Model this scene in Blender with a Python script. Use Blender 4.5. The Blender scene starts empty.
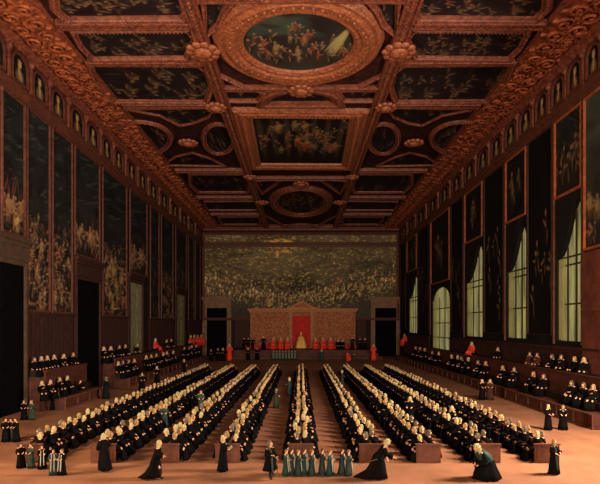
import bpy, bmesh, math, random
import numpy as np
from mathutils import Vector, Matrix, noise
random.seed(7); np.random.seed(7)
C = bpy.context.scene.collection
PI = math.pi
E = 7.0          # eye height
R = 23.0         # half width of the hall
H = E + 23.0     # ceiling height
F = 500.0
YB = F*R/99.0    # end wall
ZF = E + .825*R  # underside of the portrait frieze
Y0 = 6.0         # near end of the built shell

# ------------------------------------------------------------------ helpers
def lin(c):
    return tuple(((x/255.0)/12.92 if x/255.0 <= .04045 else ((x/255.0+.055)/1.055)**2.4) for x in c)

MATS = {}
def mat(name, a, b=None, rough=.7, scale=3.0, bump=0.0, bscale=None, metal=0.0, spec=.15, stretch=(1,1,1), lo=.35, hi=.65):
    if name in MATS: return MATS[name]
    m = bpy.data.materials.new(name); m.use_nodes = True
    nt = m.node_tree; N = nt.nodes; L = nt.links
    bs = N['Principled BSDF']
    bs.inputs['Roughness'].default_value = rough
    bs.inputs['Metallic'].default_value = metal
    bs.inputs['Specular IOR Level'].default_value = spec
    A = lin(a)+(1,)
    tc = N.new('ShaderNodeTexCoord'); mp = N.new('ShaderNodeMapping')
    mp.inputs['Scale'].default_value = stretch
    L.new(tc.outputs['Object'], mp.inputs['Vector'])
    nz = N.new('ShaderNodeTexNoise'); nz.inputs['Scale'].default_value = scale
    nz.inputs['Detail'].default_value = 6; nz.inputs['Roughness'].default_value = .65
    L.new(mp.outputs['Vector'], nz.inputs['Vector'])
    cr = N.new('ShaderNodeValToRGB')
    cr.color_ramp.elements[0].position = lo; cr.color_ramp.elements[1].position = hi
    cr.color_ramp.elements[0].color = A
    cr.color_ramp.elements[1].color = (lin(b)+(1,)) if b else A
    L.new(nz.outputs['Fac'], cr.inputs['Fac']); L.new(cr.outputs['Color'], bs.inputs['Base Color'])
    if bump:
        n2 = N.new('ShaderNodeTexNoise'); n2.inputs['Scale'].default_value = bscale or scale*2
        n2.inputs['Detail'].default_value = 4
        L.new(mp.outputs['Vector'], n2.inputs['Vector'])
        bp = N.new('ShaderNodeBump'); bp.inputs['Strength'].default_value = bump; bp.inputs['Distance'].default_value = .2
        L.new(n2.outputs['Fac'], bp.inputs['Height']); L.new(bp.outputs['Normal'], bs.inputs['Normal'])
    MATS[name] = m
    return m

M = {}
M['floor'] = mat('floor_boards', (150,102,76), (122,82,62), rough=.75, scale=.35, bump=.05, bscale=3)
M['gilt'] = mat('carved_gilt_red', (132,72,52), (84,42,36), rough=.5, scale=2.2, bump=.7, bscale=2.6, spec=.4)
M['gilt_bright'] = mat('carved_gilt_orange', (158,92,60), (106,56,42), rough=.45, scale=3, bump=.6, bscale=4, spec=.45)
M['border'] = mat('carved_border', (164,88,56), (92,46,36), rough=.55, scale=1.6, bump=.9, bscale=2.2)
M['ceil'] = mat('ceiling_ground', (62,30,26), (32,19,18), rough=.8, scale=1.2, bump=.5, bscale=2)
M['frieze'] = mat('frieze_red', (104,46,38), (70,30,28), rough=.7, scale=.9, bump=.3)
M['frame'] = mat('picture_frame_wood', (96,56,44), (70,40,34), rough=.5, scale=2)
M['frame_orange'] = mat('picture_frame_orange', (166,92,52), (128,66,42), rough=.5, scale=2)
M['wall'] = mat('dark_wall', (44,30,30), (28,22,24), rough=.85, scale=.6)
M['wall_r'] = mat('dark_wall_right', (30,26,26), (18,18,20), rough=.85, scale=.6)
M['wain'] = mat('wainscot_wood', (62,36,32), (44,28,27), rough=.7, scale=2)
M['stone'] = mat('dark_stone', (78,60,48), (58,44,38), rough=.7, scale=1.3, bump=.2)
M['stone_pale'] = mat('pale_stone', (128,98,72), (100,78,60), rough=.7, scale=1.3, bump=.2)
M['door'] = mat('doorway_shade', (12,10,12), (7,6,8), rough=.95, spec=.03)  # near-black colour painted in for the shade inside open doorways
M['pale_door'] = mat('pale_door', (140,136,104), (96,96,74), rough=.8, scale=1.4)
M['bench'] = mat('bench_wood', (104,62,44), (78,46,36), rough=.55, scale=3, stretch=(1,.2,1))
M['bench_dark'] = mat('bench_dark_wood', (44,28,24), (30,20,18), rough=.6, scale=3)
M['tribune'] = mat('tribune_wood', (84,46,38), (60,34,30), rough=.6, scale=2, stretch=(1,.3,1))
M['brocade'] = mat('brocade_panel', (160,98,60), (118,68,44), rough=.6, scale=2.2, lo=.42, hi=.58)
M['canopy'] = mat('gilded_cornice', (172,112,66), (140,86,52), rough=.5, scale=2)
M['redcloth'] = mat('red_cloth', (190,44,34), (150,30,28), rough=.7, scale=2)
M['robe'] = mat('black_robe', (17,15,15), (10,10,11), rough=.95, scale=4, spec=.03)
M['robe_blue'] = mat('dark_blue_robe', (22,26,34), (14,16,22), rough=.95, scale=4, spec=.03)
M['robe_green'] = mat('grey_green_robe', (48,60,54), (26,34,32), rough=.65, scale=5)
M['robe_teal'] = mat('teal_green_robe', (36,64,58), (20,36,34), rough=.6, scale=5)
M['robe_red'] = mat('scarlet_robe', (226,66,36), (186,44,30), rough=.6, scale=4)
M['robe_gold'] = mat('gold_robe', (242,206,112), (206,160,76), rough=.45, scale=5)
M['robe_brown'] = mat('brown_robe', (70,40,32), (48,30,26), rough=.95, scale=5, spec=.03)
M['wig_cream'] = mat('cream_wig', (196,184,132), (128,114,78), rough=.8, scale=22, bump=.4)
M['wig_blond'] = mat('blond_wig', (166,140,88), (108,84,54), rough=.8, scale=22, bump=.4)
M['wig_grey'] = mat('grey_wig', (112,102,82), (70,62,52), rough=.8, scale=22, bump=.4)
M['hair_fair'] = mat('fair_hair', (120,94,60), (100,76,50), rough=.8, scale=22)
M['hair'] = mat('brown_hair', (70,50,36), (44,32,26), rough=.8, scale=22)
M['skin'] = mat('skin', (222,164,126), (200,140,106), rough=.6, scale=8)
M['linen'] = mat('white_linen', (176,176,156), (140,142,126), rough=.7, scale=8)
M['leather'] = mat('black_leather', (20,17,16), rough=.4)
M['paper'] = mat('paper', (226,216,184), rough=.8)
M['cane'] = mat('cane_wood', (120,84,40), rough=.5)
M['curtain'] = mat('pale_curtain', (150,146,98), (104,106,74), rough=.8, scale=1.2, stretch=(1,3,.3))
def sheer():
    m = bpy.data.materials.new('sheer_curtain'); m.use_nodes = True
    N = m.node_tree.nodes; L = m.node_tree.links; N.remove(N['Principled BSDF'])
    a = N.new('ShaderNodeBsdfTranslucent'); b = N.new('ShaderNodeBsdfDiffuse'); x = N.new('ShaderNodeMixShader')
    a.inputs['Color'].default_value = (.95,.9,.62,1); b.inputs['Color'].default_value = (.5,.48,.3,1); x.inputs[0].default_value = .3
    L.new(a.outputs[0], x.inputs[1]); L.new(b.outputs[0], x.inputs[2]); L.new(x.outputs[0], N['Material Output'].inputs['Surface'])
    return m
M['curtain'] = sheer()
M['redwall'] = mat('red_plaster', (110,58,46), (80,42,36), rough=.8, scale=.8, bump=.2)
M['muntin'] = mat('window_bar', (70,62,40), rough=.6)

def window_glow():
    m = bpy.data.materials.new('lit_window_glass'); m.use_nodes = True
    nt = m.node_tree; N = nt.nodes; L = nt.links; bs = N['Principled BSDF']
    tc = N.new('ShaderNodeTexCoord'); mp = N.new('ShaderNodeMapping'); mp.inputs['Scale'].default_value = (1,1.2,.12)
    nz = N.new('ShaderNodeTexNoise'); nz.inputs['Scale'].default_value = 2.2; nz.inputs['Detail'].default_value = 5
    cr = N.new('ShaderNodeValToRGB')
    cr.color_ramp.elements[0].position = .35; cr.color_ramp.elements[0].color = lin((96,96,62))+(1,)
    cr.color_ramp.elements[1].position = .66; cr.color_ramp.elements[1].color = lin((190,176,110))+(1,)
    L.new(tc.outputs['Object'], mp.inputs['Vector']); L.new(mp.outputs['Vector'], nz.inputs['Vector'])
    L.new(nz.outputs['Fac'], cr.inputs['Fac'])
    bs.inputs['Base Color'].default_value = (.05,.05,.04,1); bs.inputs['Roughness'].default_value = .25
    L.new(cr.outputs['Color'], bs.inputs['Emission Color']); bs.inputs['Emission Strength'].default_value = GLOW
    return m
GLOW = .62
M['glow'] = window_glow()

def paint_mat():
    m = bpy.data.materials.new('oil_paint'); m.use_nodes = True
    nt = m.node_tree; N = nt.nodes; L = nt.links; bs = N['Principled BSDF']
    at = N.new('ShaderNodeAttribute'); at.attribute_name = 'Col'
    L.new(at.outputs['Color'], bs.inputs['Base Color'])
    bs.inputs['Roughness'].default_value = .7; bs.inputs['Specular IOR Level'].default_value = .15
    return m
M['paint'] = paint_mat()

def link(name, me, parent=None, loc=None, m=None):
    o = bpy.data.objects.new(name, me); C.objects.link(o)
    if m is not None and me is not None:
        if len(me.materials): me.materials.clear()
        for k in (m if isinstance(m, (list, tuple)) else [m]): me.materials.append(k)
    if parent is not None: o.parent = parent
    if loc is not None: o.location = loc
    return o
def tag(o, label=None, cat=None, group=None, kind=None):
    if label: o['label'] = label
    if cat: o['category'] = cat
    if group: o['group'] = group
    if kind: o['kind'] = kind
    return o
def empty(name, loc=(0,0,0)):
    o = bpy.data.objects.new(name, None); C.objects.link(o); o.location = loc; return o

class MB:
    """collects shapes, then links them as one mesh object"""
    def __init__(s): s.v = []; s.f = []; s.mi = []; s.cur = 0
    def add(s, vs, fs):
        b = len(s.v); s.v += [tuple(x) for x in vs]
        for f in fs: s.f.append(tuple(b+i for i in f)); s.mi.append(s.cur)
    def box(s, x0, x1, y0, y1, z0, z1):
        s.add([(x0,y0,z0),(x1,y0,z0),(x1,y1,z0),(x0,y1,z0),(x0,y0,z1),(x1,y0,z1),(x1,y1,z1),(x0,y1,z1)],
              [(0,3,2,1),(4,5,6,7),(0,1,5,4),(1,2,6,5),(2,3,7,6),(3,0,4,7)])
    def tube(s, pts, r, n=6, cap=True):
        pts = [Vector(p) for p in pts]; rr = r if isinstance(r, (list,tuple)) else [r]*len(pts)
        vs = []; prev = None
        for i, p in enumerate(pts):
            t = (pts[min(i+1,len(pts)-1)]-pts[max(i-1,0)]).normalized()
            if prev is None:
                a = Vector((0,0,1)) if abs(t.z) < .9 else Vector((1,0,0))
                e1 = t.cross(a).normalized()
            else:
                e1 = (prev - t*prev.dot(t)).normalized()
            prev = e1; e2 = t.cross(e1)
            for k in range(n):
                w = 2*PI*k/n; vs.append(p + e1*math.cos(w)*rr[i] + e2*math.sin(w)*rr[i])
        fs = []
        for i in range(len(pts)-1):
            for k in range(n):
                k2 = (k+1)%n; fs.append((i*n+k, i*n+k2, (i+1)*n+k2, (i+1)*n+k))
        if cap: fs.append(tuple(range(n-1,-1,-1))); fs.append(tuple((len(pts)-1)*n+k for k in range(n)))
        s.add(vs, fs)
    def ball(s, c, rx, ry=None, rz=None, n=8, m=5):
        ry = ry or rx; rz = rz or rx
        vs = [(c[0],c[1],c[2]-rz)]
        for j in range(1, m):
            a = -PI/2 + PI*j/m
            for k in range(n):
                w = 2*PI*k/n
                vs.append((c[0]+rx*math.cos(a)*math.cos(w), c[1]+ry*math.cos(a)*math.sin(w), c[2]+rz*math.sin(a)))
        vs.append((c[0],c[1],c[2]+rz)); fs = []
        for k in range(n): fs.append((0, 1+(k+1)%n, 1+k))
        for j in range(m-2):
            for k in range(n):
                a = 1+j*n; fs.append((a+k, a+(k+1)%n, a+n+(k+1)%n, a+n+k))
        t = len(vs)-1; a = 1+(m-2)*n
        for k in range(n): fs.append((a+k, a+(k+1)%n, t))
        s.add(vs, fs)
    def mesh(s, name, smooth=False, fix=True):
        me = bpy.data.meshes.new(name); me.from_pydata(s.v, [], s.f)
        me.polygons.foreach_set('material_index', s.mi)
        if fix:
            bm = bmesh.new(); bm.from_mesh(me); bmesh.ops.recalc_face_normals(bm, faces=bm.faces); bm.to_mesh(me); bm.free()
        if smooth: me.polygons.foreach_set('use_smooth', [True]*len(me.polygons))
        me.update(); return me
    def build(s, name, m, parent=None, loc=None, smooth=False, fix=True):
        return link(name, s.mesh(name, smooth, fix), parent, loc, m)

# surfaces of the hall: (u, v, out) -> world
def on_ceiling(u, v, w): return (u, v, H-w*.85)
def on_left(u, v, w): return (-R+w, u, v)
def on_right(u, v, w): return (R-w, u, v)
def on_back(u, v, w): return (u, YB-w, v)

def moulding(mb, pts, prof, fn, beads=0.0, bead_off=0.0, bead_h=0.0, closed=True):
    """sweep profile [(outward offset, height)] along a 2D polyline on a surface"""
    P = [Vector((p[0], p[1])) for p in pts]; n = len(P)
    area = sum(P[i].x*P[(i+1)%n].y-P[(i+1)%n].x*P[i].y for i in range(n))
    sg = 1 if area > 0 else -1
    nor = []
    for i in range(n):
        a = (P[i]-P[i-1]) if (closed or i) else (P[1]-P[0])
        b = (P[(i+1)%n]-P[i]) if (closed or i < n-1) else a
        a.normalize(); b.normalize()
        n1 = Vector((a.y,-a.x))*sg; n2 = Vector((b.y,-b.x))*sg
        m = n1+n2
        if m.length < 1e-4: m = n1
        m.normalize(); d = max(.45, m.dot(n1)); nor.append(m/d)
    vs = []; k = len(prof)
    for i in range(n):
        for (o, h) in prof:
            q = P[i]+nor[i]*o; vs.append(fn(q.x, q.y, h))
    fs = []
    for i in range(n if closed else n-1):
        j = (i+1)%n
        for a in range(k-1): fs.append((i*k+a, j*k+a, j*k+a+1, i*k+a+1))
    mb.add(vs, fs)
    if beads:
        for i in range(n if closed else n-1):
            a = P[i]+nor[i]*bead_off; b = P[(i+1)%n]+nor[(i+1)%n]*bead_off
            L = (b-a).length; c = max(1, int(L/beads))
            t = (b-a).normalized() if L > 1e-6 else Vector((1,0)); s = Vector((-t.y, t.x)); r = beads*.36
            for j in range(c):
                q = a+(b-a)*((j+.5)/c)
                mb.add([fn(q.x+t.x*r, q.y+t.y*r, bead_h), fn(q.x+s.x*r, q.y+s.y*r, bead_h), fn(q.x-t.x*r, q.y-t.y*r, bead_h),
                        fn(q.x-s.x*r, q.y-s.y*r, bead_h), fn(q.x, q.y, bead_h+r*.8)], [(0,1,4),(1,2,4),(2,3,4),(3,0,4)])

# ------------------------------------------------------------------ painted canvases
class Cv:
    def __init__(s, w, h, top, bot, var=.5):
        s.w, s.h = w, h
        t = np.linspace(0, 1, h)[:, None, None]
        s.a = (np.array(lin(bot))*(1-t) + np.array(lin(top))*t)*np.ones((h, w, 1))   # row 0 = bottom
        s.cloud(var)
    def cloud(s, var, nx=6):
        f = np.zeros((s.h, s.w)); amp = 1
        for o in range(4):
            gx = max(2, nx*2**o//2); gy = max(2, int(gx*s.h/max(1, s.w))+2)
            g = np.random.rand(gy+1, gx+1)
            yy = np.linspace(0, gy-1e-3, s.h); xx = np.linspace(0, gx-1e-3, s.w)
            yi = yy.astype(int); xi = xx.astype(int); fy = (yy-yi)[:, None]; fx = (xx-xi)[None, :]
            fy = fy*fy*(3-2*fy); fx = fx*fx*(3-2*fx)
            f += amp*((g[yi][:, xi]*(1-fx)+g[yi][:, xi+1]*fx)*(1-fy)+(g[yi+1][:, xi]*(1-fx)+g[yi+1][:, xi+1]*fx)*fy)
            amp *= .55
        f = (f-f.min())/(f.max()-f.min()+1e-9)
        s.a *= (1-var+2*var*f)[:, :, None]
    def blob(s, x, y, rx, ry, ang, col, al=1.0):
        r = max(rx, ry)*1.3+1
        x0, x1 = int(max(0, x-r)), int(min(s.w, x+r+1)); y0, y1 = int(max(0, y-r)), int(min(s.h, y+r+1))
        if x1 <= x0 or y1 <= y0: return
        yy, xx = np.mgrid[y0:y1, x0:x1]; dx = xx-x; dy = yy-y; c, n = math.cos(ang), math.sin(ang)
        u = (dx*c+dy*n)/max(rx,.6); v = (-dx*n+dy*c)/max(ry,.6)
        k = np.clip(1.35-(u*u+v*v), 0, 1)[:, :, None]*al
        s.a[y0:y1, x0:x1] = s.a[y0:y1, x0:x1]*(1-k)+np.array(lin(col))*k
    def figure(s, x, y, h, col, skin=(150,112,82), al=.9):
        an = random.uniform(-.5, .5)
        s.blob(x, y+h*.28, h*.15, h*.3, an*.4, [c*.6 for c in col], al)
        s.blob(x+an*h*.1, y+h*.55, h*.13, h*.24, an, col, al)
        s.blob(x+h*.13, y+h*.6, h*.2, h*.05, random.uniform(-1,1), skin, al*.8)
        s.blob(x-h*.08, y+h*.25, h*.04, h*.2, random.uniform(-.4,.4), skin, al*.6)
        s.blob(x+an*h*.2, y+h*.86, h*.07, h*.09, 0, skin, al)
    def crowd(s, n, box, hr, pal, al=.8):
        ys = sorted([random.random() for _ in range(n)], reverse=True)
        for t in ys:
            s.figure(s.w*random.uniform(box[0], box[2]), s.h*(box[1]+(box[3]-box[1])*t), s.h*random.uniform(*hr), random.choice(pal), al=al)
    def strokes(s, n, box, ln, wd, pal, al=.5, ang=None):
        for _ in range(n):
            s.blob(s.w*random.uniform(box[0],box[2]), s.h*random.uniform(box[1],box[3]), s.h*random.uniform(*ln), s.h*wd,
                   random.uniform(-PI/2,PI/2) if ang is None else ang+random.uniform(-.35,.35), random.choice(pal), al)

def canvas(cv, u0, u1, v0, v1, fn, depth, inside=None):
    """mesh grid carrying the colours of the painting"""
    w, h = cv.w, cv.h
    vs = [fn(u0+(u1-u0)*i/(w-1), v0+(v1-v0)*j/(h-1), depth) for j in range(h) for i in range(w)]
    fs = []
    for j in range(h-1):
        for i in range(w-1):
            if inside and not inside(u0+(u1-u0)*(i+.5)/(w-1), v0+(v1-v0)*(j+.5)/(h-1)): continue
            fs.append((j*w+i, j*w+i+1, (j+1)*w+i+1, (j+1)*w+i))
    me = bpy.data.meshes.new('canvas'); me.from_pydata(vs, [], fs)
    ca = me.color_attributes.new('Col', 'FLOAT_COLOR', 'POINT')
    col = np.ones((w*h, 4), dtype=np.float32); col[:, :3] = np.clip(cv.a.reshape(-1, 3), 0, 1)
    ca.data.foreach_set('color', col.ravel())
    if inside:
        bm = bmesh.new(); bm.from_mesh(me)
        bmesh.ops.delete(bm, geom=[v for v in bm.verts if not v.link_faces], context='VERTS'); bm.to_mesh(me); bm.free()
    me.update(); return me
def inpoly(poly):
    n = len(poly)
    def f(x, y):
        c = False; j = n-1
        for i in range(n):
            a, b = poly[i], poly[j]
            if (a[1] > y) != (b[1] > y) and x < (b[0]-a[0])*(y-a[1])/(b[1]-a[1])+a[0]: c = not c
            j = i
        return c
    return f
def picture(name, label, poly, fn, cv, prof, fmat, beads=0, boff=0, bh=0, cat='painting', group=None, depth=.06, grow=.1):
    """framed painting whose outline is the polygon poly on a surface"""
    root = empty(name, fn(sum(p[0] for p in poly)/len(poly), sum(p[1] for p in poly)/len(poly), 0))
    tag(root, label, cat, group)
    cx = sum(p[0] for p in poly)/len(poly); cy = sum(p[1] for p in poly)/len(poly)
    big = [(cx+(p[0]-cx)*(1+grow), cy+(p[1]-cy)*(1+grow)) for p in poly]
    rect = len(poly) == 4 and grow == 0
    u0, u1 = min(p[0] for p in big), max(p[0] for p in big); v0, v1 = min(p[1] for p in big), max(p[1] for p in big)
    c = link('canvas', canvas(cv, u0, u1, v0, v1, fn, depth, None if rect else inpoly(big)), root, m=M['paint'])
    off = Vector(root.location)
    mb = MB(); moulding(mb, poly, prof, fn, beads, boff, bh)
    f = mb.build('frame', fmat, root)
    for o in (c, f):
        o.data.transform(Matrix.Translation(-off))
    return root

# ------------------------------------------------------------------ the shell
mb = MB(); mb.box(-R-2, R+2, Y0-8, YB+2, -.5, 0); tag(mb.build('floor', M['floor']), kind='structure')
mb = MB(); mb.box(-R-1.6, R+1.6, Y0, YB+1.6, H, H+1); ceiling = tag(mb.build('ceiling', M['ceil']), kind='structure')
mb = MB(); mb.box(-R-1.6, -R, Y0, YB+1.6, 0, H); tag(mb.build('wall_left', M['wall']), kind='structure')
mb = MB(); mb.box(-R, R, YB, YB+1.6, 0, H); tag(mb.build('wall_back', M['wall']), kind='structure')

def wy(px): return F*R/abs(px-301)     # depth on a side wall of an image column
# right wall with window openings
WIN = [  # far y, near y, bottom z, spring z, top z, kind
    (wy(409), wy(417), 5.6, 12.9, 17.3, 'a'), (wy(432), wy(449.5), 2.9, 11.4, 13.4, 'b'), (wy(466), wy(482.5), 5.6, 13.0, 17.5, 'a'),
    (wy(507), wy(526), 5.7, 13.0, 17.5, 'a'), (wy(556.5), wy(582), 5.7, 13.0, 17.6, 'a'),
    (33.0, 29.5, 5.7, 13.0, 17.6, 'a'), (24.0, 20.5, 5.7, 13.0, 17.6, 'a')]
def win_poly(w):
    fy, ny, b, sp, tp, k = w; d = tp-sp
    if k == 'a': T = [(0,b),(0,sp),(.16,sp+.05*d),(.34,sp+.24*d),(.48,sp+.48*d),(.62,sp+.78*d),(.74,sp+.96*d),(.84,sp+d),(.93,sp+.93*d),(1,sp+.78*d),(1,b)]
    else: T = [(0,b),(0,sp)]+[(.5-.5*math.cos(a), sp+d*math.sin(a)) for a in [PI*i/10 for i in range(1,10)]]+[(1,sp),(1,b)]
    return [(fy+(ny-fy)*t, z) for t, z in T]
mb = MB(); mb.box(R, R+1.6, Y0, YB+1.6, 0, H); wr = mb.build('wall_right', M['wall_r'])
cut = MB()
for w in WIN:
    P = win_poly(w); n = len(P)
    cut.add([(R-.5, y, z) for y, z in P]+[(R+2.2, y, z) for y, z in P],
            [tuple(range(n)), tuple(range(2*n-1, n-1, -1))]+[(i, (i+1)%n, n+(i+1)%n, n+i) for i in range(n)])
co = cut.build('cutter', M['wall_r'])
bo = wr.modifiers.new('b', 'BOOLEAN'); bo.operation = 'DIFFERENCE'; bo.object = co; bo.solver = 'EXACT'
dg = bpy.context.evaluated_depsgraph_get()
me = bpy.data.meshes.new_from_object(wr.evaluated_get(dg)); wr.modifiers.clear(); wr.data = me
bpy.data.objects.remove(co); tag(wr, kind='structure')
wr.data.materials.clear(); wr.data.materials.append(M['wall_r'])
for k, w in enumerate(WIN):
    P = win_poly(w); n = len(P); g = MB()
    g.add([(R+.40, y, z) for y, z in P]+[(R+.50, y, z) for y, z in P],
          [tuple(range(n)), tuple(range(2*n-1, n-1, -1))]+[(i, (i+1)%n, n+(i+1)%n, n+i) for i in range(n)])
    win = tag(g.build('window_%d' % (k+1), M['glow']), kind='structure')
    fy, ny = w[0], w[1]; f = MB()
    for t in (.33, .66): f.box(R+.26, R+.38, fy+(ny-fy)*t-.07, fy+(ny-fy)*t+.07, w[2], w[3]+(w[4]-w[3])*(.2 if t < .5 else .85))
    for z in ((w[2]+3.2, w[2]+6.6, w[3]) if w[5]=='a' else (w[2]+2.2, w[2]+4.6, w[2]+7.0)): f.box(R+.24, R+.38, ny, fy, z-.07, z+.07)
    f.build('window_bars', M['muntin'], win)
    c = MB()   # pleated curtain hanging inside the recess at the far jamb
    nn = 26; z1 = w[3]-.1
    cw = (fy-ny)*.30
    rows = [(w[2]+.05, 1.0), (w[2]+(z1-w[2])*.5, .8), (z1, .95)]
    vs = []
    for z, s in rows[:]:
        for i in range(nn+1):
            t = i/nn; vs.append((R+.16+.07*math.sin(t*PI*9), fy-.08-cw*s*t, z))
    fs = [(j*(nn+1)+i, j*(nn+1)+i+1, (j+1)*(nn+1)+i+1, (j+1)*(nn+1)+i) for j in range(2) for i in range(nn)]
    c.add(vs, fs); co = c.build('curtain', M['curtain'], win, smooth=True)

# wainscot slats under the paintings
def wainscot(nm, sx, y0, y1, z0, z1):
    m = MB(); y = y0
    while y < y1-.1:
        a, b = (-R+.02, -R+.16) if sx < 0 else (R-.16, R-.02)
        m.box(a, b, y+.06, min(y+.62, y1), z0, z1); y += .72
    a, b = (-R+.02, -R+.3) if sx < 0 else (R-.3, R-.02)
    m.box(a, b, y0, y1, z1, z1+.22)
    return tag(m.build(nm, M['wain']), kind='structure')
tn = [0]
def trim():
    tn[0] += 1; return 'trim_%d' % tn[0]
for a, b in ((wy(25), wy(72)), (wy(100), wy(127)), (wy(148.5), wy(173)), (wy(188), YB-.3)): wainscot(trim(), -1, a, b, 0.02, 8.0)
wainscot(trim(), 1, 38.0, 77.0, 0.02, 5.0); wainscot(trim(), 1, 89, YB-.3, .02, 5.0)

# cornices along both walls and end wall
def run(prof, nm, m_, sides=True, back=True):
    mb = MB(); k = len(prof)
    path = [(-1, Y0), (-1, YB), (1, YB), (1, Y0)]
    vs = []
    for sx, y in path:
        for (o, z) in prof:
            yy = y if y == Y0 else YB-o
            vs.append((sx*(R-o), yy, z))
    fs = []
    for i in range(3):
        for a in range(k-1): fs.append((i*k+a, (i+1)*k+a, (i+1)*k+a+1, i*k+a+1))
    mb.add(vs, fs); return mb, tag(mb.build(nm, m_), kind='structure')
run([(0,ZF-.7),(.25,ZF-.6),(.3,ZF-.25),(.55,ZF-.1),(.6,ZF+.15),(.35,ZF+.25),(.3,ZF+.45),(0,ZF+.5)], trim(), M['frame'])
run([(0,ZF+3.2),(.3,ZF+3.25),(.4,ZF+3.5),(.8,ZF+3.7),(.9,ZF+3.95),(1.3,H-.02)], trim(), M['gilt'])
# red frieze ground (on the side walls only)
for sx in (-1, 1):
    m = MB(); a, b = sorted((sx*(R-.04), sx*(R-.12))); m.box(a, b, Y0+.1, YB-.05, ZF+.45, ZF+3.3)
    tag(m.build(trim(), M['frieze']), kind='structure')

# ------------------------------------------------------------------ ceiling carving
def cp(px, py):
    g = 326.0-py; return ((px-301)*R/g, F*R/g)
def border():
    mb = MB()
    for sx in (-1, 1):
        # raised bed of the border and its inner moulding
        x0, x1 = sorted((sx*18.9, sx*(R-.9)))
        mb.box(x0, x1, 28, YB-.4, H-.18, H)
        y = 29.5; k = 0
        while y < YB-2:
            for cx in (19.9, 21.3):
                yy = y+(.8 if cx > 21 else 0); s = random.choice((-1,1)); r0 = random.uniform(.62,.85)
                ph = random.uniform(0, 2*PI); pts = []
                for i in range(20):
                    t = i/19; a = ph+s*t*PI*3.1; r = r0*(1-.8*t)
                    pts.append((sx*(cx+r*math.cos(a)), yy+r*math.sin(a), H-.25-.12*t))
                mb.tube(pts, [.16-.05*i/19 for i in range(20)], 5)
                for q in range(3):
                    a = ph+q*2.1; mb.ball((sx*(cx+r0*1.1*math.cos(a)), yy+r0*1.1*math.sin(a), H-.2), .3, .2, .16, 6, 4)
            y += 1.62
    mb.box(-18.9, 18.9, YB-3.0, YB-.4, H-.2, H)
    return mb.build('carved_border', M['border'], ceiling, smooth=False)
border()
def strip(x0, x1, y0, y1, m_, bead=.45, low=False):
    mb = MB(); mb.box(x0, x1, y0, y1, H-(.12 if low else .34), H)
    if low: return mb.build('beam', m_, ceiling)
    if x1-x0 > y1-y0:
        for yy in (y0+.12, y1-.12): mb.box(x0, x1, yy-.1, yy+.1, H-.48, H-.3)
        n = int((x1-x0)/bead); c = (y0+y1)/2
        for i in range(n): mb.ball((x0+(i+.5)*(x1-x0)/n, c, H-.36), bead*.33, bead*.3, .14, 5, 3)
    else:
        for xx in (x0+.12, x1-.12): mb.box(xx-.1, xx+.1, y0, y1, H-.48, H-.3)
        n = int((y1-y0)/bead); c = (x0+x1)/2
        for i in range(n): mb.ball((c, y0+(i+.5)*(y1-y0)/n, H-.36), bead*.3, bead*.33, .14, 5, 3)
    return mb.build('beam', m_, ceiling)
for sx in (-1, 1):
    a, b = sorted((sx*7.3, sx*8.5)); strip(a, b, 28, YB-.5, M['gilt'])
    a, b = sorted((sx*18.5, sx*19.0)); strip(a, b, 28, YB-.5, M['gilt'], low=True)
    a, b = sorted((sx*8.4, sx*18.4))
    for py, wd in ((22,.8), (60,.55), (102.8,.8), (169,1.1), (196,1.2), (213,1.2)):
        y = F*R/(326-py); strip(a, b, y-wd/2, y+wd/2, M['gilt'])
for py, wd in ((-6, .8), (86,.6), (177,1.2), (226,1.6)):
    y = F*R/(326-py); strip(-7.4, 7.4, y-wd/2, y+wd/2, M['gilt'])
def rosette(x, y, r):
    mb = MB()
    for i in range(10):
        a = 2*PI*i/10; mb.ball((x+r*.7*math.cos(a), y+r*.7*math.sin(a), H-.5), r*.3, r*.3, .2, 6, 4)
    mb.ball((x, y, H-.55), r*.55, r*.55, .4, 10, 6)
    return mb.build('rosette', M['gilt_bright'], ceiling, smooth=True)
for sx in (-1, 1):
    for (px, py, r) in ((203,46,1.5), (188,139,1.3), (262,200,1.4), (216,103,1.2), (250,174,1.1)):
        x, y = cp(px, py); rosette(sx*abs(x), y, r)
rosette(0, F*R/(326-86), 1.3); rosette(0, F*R/(326-181), 1.4)

DK = dict(top=(34,24,30), bot=(26,20,22))
pal_dark = [(84,58,52),(70,50,48),(60,58,56),(90,68,54),(76,42,42),(50,52,54)]
pal_rich = [(120,78,60),(130,60,52),(84,78,64),(140,116,76),(64,64,58),(106,50,42),(50,42,40),(60,48,44)]
def dark_cv(w=70, h=50, n=16, al=.6, hr=(.18,.34)):
    cv = Cv(w, h, DK['top'], DK['bot'], .5)
    cv.strokes(26, (0,0,1,1), (.04,.14), .018, pal_dark, .35)
    cv.crowd(n, (.08,.05,.92,.7), hr, pal_dark, al)
    return cv
PROF_S = [(-.12,.02),(-.1,.3),(.08,.42),(.25,.34),(.42,.55),(.75,.6),(.95,.4),(1.1,.36),(1.2,.05)]
PROF_M = [(-.15,.02),(-.1,.4),(.15,.62),(.4,.5),(.6,.78),(1.1,.85),(1.4,.6),(1.7,.7),(1.95,.4),(2.1,.05)]
def scaled(prof, s, hs=1): return [(o*s, h*hs) for o, h in prof]
def ell_px(cx, cy, rx, ry, n=40): return [cp(cx+rx*math.cos(2*PI*i/n), cy+ry*math.sin(2*PI*i/n)) for i in range(n)]
def ell(cx, cy, rx, ry, n=48): return [(cx+rx*math.cos(2*PI*i/n), cy+ry*math.sin(2*PI*i/n)) for i in range(n)]

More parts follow.
